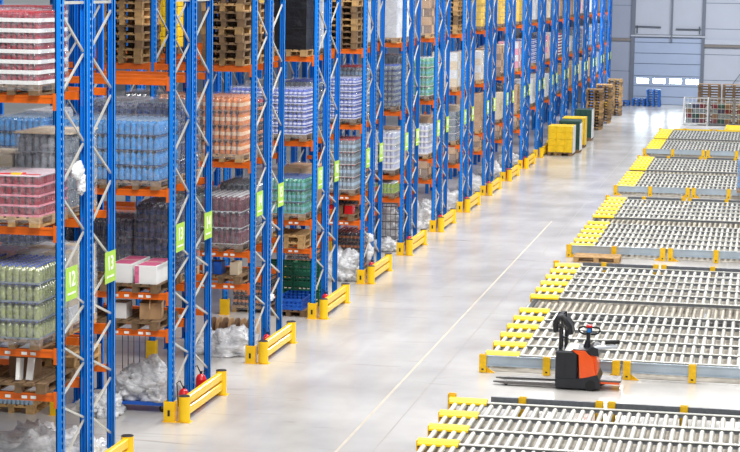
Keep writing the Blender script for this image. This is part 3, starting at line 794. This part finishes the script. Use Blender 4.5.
# wire cage (sixth pair)
def wire_cage(x, y, sx, sy, h, label, m='zinc', pitch=.12, name='wire_cage', post='zinc', grp=None):
    r = thing(name, label, 'cage', (x, y, 0), 0, grp)
    b = MB(); b.box(-sx/2, sx/2, -sy/2, sy/2, .06, .12, post)
    for i in (-1, 1):
        for k in (-1, 1): b.box(i*sx/2-.04, i*sx/2+.04, k*sy/2-.04, k*sy/2+.04, 0, .06, post)
    ob('base', b, r)
    for i in (-1, 1):
        for k in (-1, 1):
            b = MB(); b.box(i*sx/2-.025, i*sx/2+.025, k*sy/2-.025, k*sy/2+.025, .12, h, post); ob('post', b, r)
    for s in (-1, 1):
        b = MB(); n = int(sx/pitch)
        for i in range(1, n): b.box(-sx/2+sx*i/n-.006, -sx/2+sx*i/n+.006, s*sy/2-.006, s*sy/2+.006, .12, h, m)
        for zq in [.12+(h-.12)*q/5 for q in range(1, 6)]: b.box(-sx/2, sx/2, s*sy/2-.008, s*sy/2+.008, zq-.022, zq, m)
        ob('mesh_panel', b, r)
        b = MB(); n = int(sy/pitch)
        for i in range(1, n): b.box(s*sx/2-.006, s*sx/2+.006, -sy/2+sy*i/n-.006, -sy/2+sy*i/n+.006, .12, h, m)
        for zq in [.12+(h-.12)*q/5 for q in range(1, 6)]: b.box(s*sx/2-.008, s*sx/2+.008, -sy/2, sy/2, zq-.022, zq, m)
        ob('mesh_panel', b, r)
    return r
wire_cage(-.88, 54.6, .8, .8, 1.15, 'wire cage of white bags on floor under the sixth rack pair', 'grey_steel', post='navy')
b = MB(); b.blob((0, 0, .3), (.27, .27, .27), 'film_heap', 81, .3, 30, 18, False); b.blob((.02, .02, .72), (.24, .24, .22), 'film_heap', 83, .3, 30, 18, False); b.box(-.2, .2, -.2, .2, 0, .06, 'pale_wrap')
tag(ob('white_bag', b, None, (-.88, 54.6, .12)), 'stuffed white bags inside the wire cage, sixth rack pair', 'bag')

# ---------------------------------------------------------------- floor roller beds
BX = 4.15; BF0 = 37.224; BP = 16.688; NRL = 42; PITCH = .152; BLEN = NRL*PITCH+.1
def roller_mesh(m, L):
    b = MB(); n = 10; r_ = .043
    b.tube([(0, 0, 0), (0, L, 0)], r_, m, n); return b.mesh('roller')
RM = roller_mesh('roller', .875); RMO = roller_mesh('old_roller', 1.62)
rr_ = MB(); rr_.box(0, BLEN, 0, .035, -.03, .033, 'dark_zinc'); rr_.box(0, BLEN, -.025, .0, .033, .045, 'zinc'); rr_.box(0, BLEN, 0, .06, .033, .048, 'zinc')  # near face dark, top pale: shade and light put into the colours
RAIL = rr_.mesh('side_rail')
sup = MB(); sup.box(0, .05, -.02, .02, -.215, -.03, 'zinc'); SUP = sup.mesh('support_leg')
cv = MB(); 
cvv = [(0,-.10,.0),(0,-.10,.035),(0,-.03,.075),(0,.13,.075),(0,.13,.0)]
vs = [(x, y_, z_) for x in (0, .62) for _, y_, z_ in cvv]
cv.add(vs, [(0,1,2,3,4),(9,8,7,6,5)]+[(i,5+i,5+(i+1)%5,(i+1)%5) for i in range(5)], 'cover_yellow')
cv.box(-.015, 0, -.11, .14, -.1, .08, 'post_yellow'); COV = cv.mesh('end_guard')
ZR = .215
NAMES = ['nearest', 'second', 'third', 'fourth', 'farthest']
def bed(k):
    f0 = BF0+(k-1)*BP; nm = NAMES[k]; dl = [-.35, .1, -.1, -.3, -.3][k]; rear = f0+7.72+dl+5*1.058+.2
    groups = ([0.43] if k > 0 else [])+[7.72]
    ln = 0
    for gi, gy in enumerate(groups):
        for i in range(6):
            yy = f0+gy+dl*(gi if k else 1)+i*1.058+(.08 if k and not gi else 0)
            last = i == 5
            lab = f'{"roller lane" if not last else "closing rail of roller lanes"} with yellow end, {ORD[ln]} from front of the {nm} bed'
            t_ = thing('roller_lane', lab, 'roller lane', (BX, yy, ZR), 0, f'roller lanes of the {nm} bed'); ln += 1
            ob('side_rail', RAIL, t_, (0, 0, 0)); [ob('support_leg', SUP, t_, (.25+a_*1.2, .018, 0)) for a_ in range(6)]
            ob('end_guard', COV, t_, (0.0, 0.0, .012), label='yellow end guard')
            if not last:
                pt = .176 if k == 1 else PITCH
                for q in range(int(NRL*PITCH/pt)): ob('roller', RM, t_, (.1+q*pt, .065, 0))
            if last and gi == len(groups)-2:
                # wide lower lane between the two halves of the bed
                t2 = thing('roller_lane', f'wide beige lane without yellow ends in the middle of the {nm} bed', 'roller lane', (BX, yy+.1, ZR-.06), 0, 'wide middle lanes')
                for q in range(NRL-2): ob('roller', RMO, t2, (.3+q*PITCH, .0, 0))
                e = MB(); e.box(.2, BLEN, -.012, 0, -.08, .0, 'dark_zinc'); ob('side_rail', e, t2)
                for q in range(6):
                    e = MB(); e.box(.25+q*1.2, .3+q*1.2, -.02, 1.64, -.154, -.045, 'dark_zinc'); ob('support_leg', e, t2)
    fr = thing('bed_frame', f'galvanised edge frame with yellow posts of the {nm} roller bed', 'roller bed frame', (BX, f0, 0), 0, 'edge frames of the roller beds')
    mods = [0.03, 2.60, 5.22]
    zb, zt = .13, .325
    def beamC(y_, s, m='zinc_beam'):
        for x0 in ([.66]+mods[1:] if s < 0 else mods):
            x1 = (x0 if x0 != .66 else .03)+2.50
            if x0 > 5: x1 = BLEN+.1
            b = MB()
            ya, yb = (y_-.008, y_) 
            b.box(x0, x1, ya, yb, zb, zt, m)
            b.box(x0, x1, min(y_, y_-.05*s), max(y_, y_-.05*s), zt-.014, zt, m); b.box(x0, x1, min(y_, y_-.05*s), max(y_, y_-.05*s), zb, zb+.014, m)
            ob('edge_beam', b, fr)
    if k > 0: beamC(0, 1)
    beamC(rear-f0, -1, 'rear_beam_shaded' if k < 4 else 'cover_yellow')
    pb = MB(); pb.box(-.068, .068, -.075, -.052, .004, .345, 'post_yellow'); pb.box(-.068, -.056, -.052, .03, .004, .34, 'post_yellow'); pb.box(.056, .068, -.052, .03, .004, .34, 'post_yellow')
    pb.box(-.068, .068, .018, .03, .004, .34, 'post_yellow'); pb.box(-.02, .02, -.079, -.075, .05, .08, 'black')
    pm = pb.mesh('post')
    fb = MB(); fb.box(0, .17, -.06, .03, 0, .012, 'post_yellow'); fb.add([(.02,-.02,.012),(.15,-.02,.012),(.02,-.02,.10),(.02,.0,.012),(.15,.0,.012),(.02,.0,.10)], [(0,1,2),(5,4,3),(1,4,5,2)], 'post_yellow'); fm = fb.mesh('foot')
    xs = [.0, 1.19, 2.47, 2.67, 3.86, 5.10, 5.30, 6.4]
    for yb_ in ([0] if k > 0 else [])+[rear-f0]:
        for i, x in enumerate(xs):
            p_ = ob('post', pm, fr, (x, yb_ if yb_ == 0 else yb_, 0), 0 if yb_ == 0 else PI)
            if yb_ == 0 and i in (0, 2, 3, 5, 6): ob('foot', fm, p_, (.05 if i in (0, 3, 6) else -.05, 0, 0), 0 if i in (0, 3, 6) else PI)
    b = MB(); b.box(.12, BLEN, .12 if k > 0 else 6.9, rear-f0-.1, .001, .008, 'mottled_base'); ob('base_sheet', b, fr, label='mottled grey sheet added under the rollers')  # added sheet, darkens the floor seen between the rollers
    # end beam along the aisle side
    b = MB(); b.box(.0, .03, .06 if k > 0 else 6.9, rear-f0-.06, .02, .15, 'post_yellow' if k == 0 else 'zinc_beam'); ob('end_beam', b, fr)
for k in range(5): bed(k)
# timber pallet by the second bed
tag(ob('wooden_pallet', PAL, None, (4.95, 53.35, 0), PI/2), 'single wooden pallet on floor between the second and third roller bed', 'pallet')
# blue bottle load on bed four
load('wrapped blue bottle packs with white top', 'pallet load', 8.68, 70.9, ZR+.04, 'standing on the fourth roller bed', B('water'), 4, film='film_thick', extra=None)

# ---------------------------------------------------------------- pallet truck
TY = 36.30
tr = thing('pallet_truck', 'orange and black electric pallet truck beside the second roller bed', 'pallet truck', (5.62, TY, 0)); tr.scale = (.94, 1, 1)
def tpart(name, b, parent=None, label=None): return ob(name, b, parent or tr, label=label)
for s in (-1, 1):
    b = MB(); y_ = s*.19
    vs = [(-1.2,-.03,.05),(-.98,-.08,.035),(.02,-.085,.035),(.02,.085,.035),(-.98,.08,.035),(-1.2,.03,.05),
          (-1.2,-.03,.07),(-.98,-.08,.085),(.02,-.085,.10),(.02,.085,.10),(-.98,.08,.085),(-1.2,.03,.07)]
    b.add([(x, yy+y_, z) for x, yy, z in vs], [(5,4,3,2,1,0),(6,7,8,9,10,11)]+[(i,(i+1)%6,6+(i+1)%6,6+i) for i in range(6)], 'grey_steel')
    fk = tpart('fork', b)
    b = MB(); b.tube([(-.95, y_-.04, .04), (-.95, y_+.04, .04)], .04, 'rubber', 12); ob('load_wheel', b, fk)
def prism(b, pts, y0, y1, m, ch=.0):
    n = len(pts); vs = [(x, y0, z) for x, z in pts]+[(x, y1, z) for x, z in pts]
    b.add(vs, [tuple(range(n)), tuple(range(2*n-1, n-1, -1))]+[(i, n+i, n+(i+1) % n, (i+1) % n) for i in range(n)], m)
b = MB(); b.bbox(0, .42, -.36, .36, .06, .70, 'truck_black', .025); b.box(.19, .20, -.363, -.36, .12, .66, 'black'); b.box(.02, .4, -.363, -.36, .2, .205, 'black')
tpart('battery_box', b)
b = MB(); prism(b, [(.02,.04),(.85,.04),(.86,.12),(.84,.22),(.8,.3),(.66,.26),(.5,.22),(.02,.2)], -.372, .372, 'truck_black'); tpart('chassis', b)
b = MB()
prism(b, [(.32,.72),(.56,.72),(.62,.66),(.72,.60),(.76,.34),(.80,.29),(.62,.25),(.47,.22),(.44,.64)], -.365, .365, 'truck_orange')
prism(b, [(.60,.66),(.78,.62),(.80,.28),(.66,.26)], -.30, .30, 'truck_orange')
tpart('motor_cover', b, label='orange motor cover')
b = MB(); prism(b, [(.28,.70),(.33,.735),(.60,.73),(.70,.80),(.80,.76),(.82,.62),(.58,.66),(.55,.70)], -.33, .33, 'truck_black'); tpart('console', b)
b = MB(); b.tube([(.68, -.376, .10), (.68, -.30, .10)], .1, 'rubber', 18); tpart('drive_wheel', b)
b = MB(); b.tube([(.68, .376, .10), (.68, .30, .10)], .1, 'rubber', 18); tpart('drive_wheel', b)
b = MB(); b.bbox(.84, 1.24, -.25, .25, .155, .19, 'grey_steel', .008); b.box(.80, 1.22, -.27, .27, .125, .155, 'truck_orange'); 
b.bar((.82, -.2, .07), (.98, -.2, .14), .03, .03, 'black'); b.bar((.82, .2, .07), (.98, .2, .14), .03, .03, 'black'); tpart('platform', b, label='fold-down platform with orange edge')
for s in (-1, 1):
    b = MB(); b.box(.02+.02, .07+.02, s*.14-.025, s*.14+.025, .69, 1.16, 'truck_black'); tpart('mast_post', b)
b = MB(); b.box(.14, .2, -.1, -.05, .69, 1.13, 'truck_black'); b.box(.14, .2, .05, .10, .69, 1.13, 'truck_black'); b.box(.04, .2, -.16, .16, .9, .93, 'truck_black'); tpart('mast_frame', b)
b = MB(); b.tube([(-.02,-.2,1.02),(-.04,-.2,1.18),(.02,-.2,1.28),(.1,-.2,1.30),(.17,-.2,1.2),(.24,-.19,1.12),(.26,-.18,.98)], .05, 'black', 8)
b.tube([(-.02,.2,1.02),(-.04,.2,1.18),(.02,.2,1.28),(.1,.2,1.30),(.17,.2,1.2),(.24,.19,1.12),(.26,.18,.98)], .05, 'black', 8)
prism(b, [(-.07,1.0),(-.08,1.18),(0.0,1.3),(.11,1.34),(.2,1.24),(.28,1.12),(.30,.98),(.22,.98),(.18,1.1),(.08,1.22),(0,1.12),(-.01,1.0)], -.2, .2, 'truck_black')
for i in range(5): b.tube([(.02+i*.045, -.22, 1.29-i*.04), (.06+i*.045, -.21, 1.12-i*.02)], .012, 'grey_steel', 6)
b.tube([(.16, -.1, 1.28), (.16, -.1, 1.38)], .015, 'black', 6); b.tube([(.16, -.1, 1.37), (.11, -.1, 1.33)], .012, 'black', 6)
tpart('load_backrest', b)
til = MB(); til.tube([(.56, 0, .70), (.57, 0, .80), (.58, 0, .86)], [.075, .06, .05], 'truck_black', 12); til.tube([(.58, 0, .84), (.59, 0, 1.06)], .04, 'truck_black', 10); tl = tpart('tiller', til)
b = MB(); b.bbox(.55, .65, -.06, .06, 1.0, 1.1, 'truck_black', .015); ob('head', b, tl)
for s in (-1, 1):
    b = MB()
    b.tube([(.60+s*.03, 0, 1.09), (.60+s*.12, 0, 1.10), (.60+s*.19, 0, 1.08), (.60+s*.205, 0, 1.04), (.60+s*.17, 0, .99), (.60+s*.09, 0, .965), (.60+s*.03, 0, .97)], .017, 'rubber', 8)
    ob('grip', b, tl)
b = MB(); b.bbox(.545, .655, -.065, .065, 1.10, 1.135, 'red', .012); ob('button', b, tl, label='red emergency button')
b = MB(); b.box(.565, .635, -.066, -.058, 1.01, 1.08, 'button_blue'); ob('button', b, tl, label='blue button panel')
b = MB(); b.tube([(.70, -.26, .74), (.80, -.27, .78), (1.0, -.27, .80), (1.16, -.27, .82)], [.045, .042, .042, .036], 'silver', 10); ar = tpart('side_arm', b, label='silver side arm')
b = MB(); b.tube([(.93, -.27, .88), (1.2, -.27, .90)], .038, 'rubber', 10); b.tube([(1.1, -.27, .81), (1.1, -.27, .87)], .012, 'rubber', 6); ob('grip', b, ar)
b = MB()
vs = [(.16,-.30,.702),(.38,-.33,.702),(.40,-.12,.80),(.20,-.08,.80)]
b.add(vs+[(x, y_, z+.006) for x, y_, z in vs], [(3,2,1,0),(4,5,6,7),(0,1,5,4),(1,2,6,5),(2,3,7,6),(3,0,4,7)], 'paper')
pp = tag(ob('paper_sheet', b, None, (5.62, TY, 0)), 'white sheet of paper lying on top of the pallet truck', 'paper')

# ---------------------------------------------------------------- far end of the aisle
def bigload(name, look, x, y, sx, sy, h, m, layers, topm=None, side=None):
    r = thing(name, look, 'pallet load', (x, y, 0))
    o = ob('pallet', PALD, r); o.scale = (sx/.8, sy/1.2, 1)
    b = MB(); lh = h/layers
    nx = 3
    for a in range(layers):
        for i in range(nx):
            b.bbox(-sx/2+sx/nx*i+.004, -sx/2+sx/nx*(i+1)-.004, -sy/2+.01, sy/2-.01, PH+a*lh+.003, PH+(a+1)*lh-.003, m, .02)
    b.box(-sx/2+.02, sx/2-.02, -sy/2+.03, sy/2-.03, PH, PH+h-.01, m)
    ob('sack_layers', b, r)
    if topm: b = MB(); b.bbox(-sx/2, sx/2, -sy/2, sy/2, PH+h+.001, PH+h+.13, topm, .03); ob('top_cover', b, r)
    if side: b = MB(); b.box(sx/2+.002, sx/2+.01, -sy/2, sy/2, .1, PH+h, side); ob('stretch_film', b, r, label='white film on the side')
    return r
bigload('yellow_sack_load', 'bright yellow pallet load, nearest one at the far end of the aisle', .66, 86.75, 1.06, 1.2, 1.12, 'yellow_goods', 4, None, 'pale_wrap')
bigload('dark_cover_load', 'low load under a dark green cover, between the two yellow loads', .88, 88.35, .9, 1.2, 1.12, 'dark_green', 4, 'dark_green', 'pale_wrap')
bigload('yellow_sack_load', 'yellow pallet load standing right behind the dark green covered load', .78, 91.2, 1.0, 1.2, 1.2, 'yellow_goods', 4, None, 'yellow_goods')
bigload('dark_crate_load', 'dark green crate load beside the yellow pallet loads', .82, 95.6, .8, 1.2, 1.3, 'dark_green', 5, None, 'pale_wrap')
pallet_stack(.72, 102.9, 0, 14, 'front stack at far end of aisle', 'pallet stacks at the far end', jit=.03)
pallet_stack(.75, 108.0, 0, 14, 'middle stack at far end of aisle', 'pallet stacks at the far end', jit=.03)
pallet_stack(.85, 114.4, 0, 14, 'rear stack at far end of aisle', 'pallet stacks at the far end', jit=.03)
pallet_stack(2.5, 124.1, 0, 7, 'blue stack before the big door', 'blue pallets by the door', mats=(PALB, PALB), what='blue plastic pallet')
for i in range(3): pallet_stack(.75+.62*i-.1, 124.3, 0, 2, f'low blue stack, {ORD[i]} from left by the door', 'blue pallets by the door', mats=(PALB, PALB), what='blue plastic pallet', jit=.004, rz=0) if i != 1 else None
pallet_stack(1.6, 124.5, 0, 3, 'low blue stack beside the tall one', 'blue pallets by the door', mats=(PALB, PALB), what='blue plastic pallet', jit=.004)
# cages right
for i in range(3):
    x = 5.55+i*1.32
    wire_cage(x, 108.4, 1.24, 1.0, 1.42, f'pale wire mesh cage with goods, {ORD[i]} from the left', 'white' if i == 0 else 'zinc', .2, post='white' if i == 0 else 'dark_zinc', grp='wire cages near the far wall')
    b = MB()
    for a in range(4):
        for c in range(3): b.bbox(-.5+c*.34, -.5+c*.34+.32, -.4, .4, a*.25, a*.25+.24, ['smoke_pet', 'navy', 'burgundy', 'dark_green', 'cardboard_dark', 'smoke_pet'][(a*2+c+i*2) % 6], .02)
    tag(ob('stacked_boxes', b, None, (x, 108.4, .12)), f'dark mixed boxes inside the {ORD[i]} wire cage', 'boxes', 'goods in the cages')
pallet_stack(6.15, 111.2, 0, 14, 'stack behind the wire cages, left one', 'pallet stacks behind the cages', rz=PI/2, mats=(PALD, PALD))
pallet_stack(7.45, 111.2, 0, 14, 'stack behind the wire cages, middle one', 'pallet stacks behind the cages', rz=PI/2, mats=(PALD, PALD))
pallet_stack(8.75, 111.2, 0, 13, 'stack behind the wire cages, right one', 'pallet stacks behind the cages', rz=PI/2, mats=(PALD, PALD))
r = thing('yellow_loading_plate', 'flat yellow steel plate on floor before the wire cages', 'plate', (8.75, 105.4, 0))
b = MB(); b.bbox(-1.6, 1.6, -1.9, 1.9, 0, .1, 'post_yellow', .02); ob('plate', b, r)
for s in (-1, 1): b = MB(); b.box(s*1.5-.04, s*1.5+.04, -1.7, 1.7, .1, .14, 'post_yellow'); ob('edge_strip', b, r)

# ---------------------------------------------------------------- light
wd = bpy.data.worlds.new('world'); S.world = wd; wd.use_nodes = True
bg = wd.node_tree.nodes['Background']; bg.inputs['Color'].default_value = (.91, .955, 1, 1); bg.inputs['Strength'].default_value = .30
def area(x, y, z, sx, sy, e, col=(1, .985, .965), rot=(0, 0, 0)):
    l = bpy.data.lights.new('unseen_hall_light', 'AREA'); l.shape = 'RECTANGLE'; l.size = sx; l.size_y = sy; l.energy = e; l.color = col
    o = bpy.data.objects.new('unseen_hall_light', l); COL.objects.link(o); o.location = (x, y, z); o.rotation_euler = rot
for i in range(5):
    e = 1350 if i < 4 else 1000
    area(2.6, 22+i*17, 12.5, 1.0, 9, e); area(9.5, 22+i*17, 12.5, 1.0, 9, e)

for x in (4, 12): area(x, 110, 12.5, 5, 3, 2200, (.88, .93, 1), (.35, 0, 0))  # unseen bluish fill lights, added to brighten the far wall
# ---------------------------------------------------------------- camera
cam = bpy.data.cameras.new('camera'); co = bpy.data.objects.new('camera', cam); COL.objects.link(co)
rv = Vector((0.98141343, 0.19126474, 0.01566795)); dv = Vector((0.0380242, -0.11378293, -0.99277772)); fv = Vector((-0.18810063, 0.97492115, -0.11894078))
mw = Matrix.Identity(4)
for i in range(3): mw[i][0] = rv[i]; mw[i][1] = -dv[i]; mw[i][2] = -fv[i]
mw[0][3] = CX; mw[1][3] = 0; mw[2][3] = CZ
co.matrix_world = mw
cam.sensor_fit = 'HORIZONTAL'; cam.sensor_width = 36; cam.lens = 2040.7642/740*36; cam.clip_end = 400
S.camera = co
S.view_settings.view_transform = 'Standard'; S.view_settings.look = 'None'; S.view_settings.gamma = 1; S.view_settings.exposure = .10
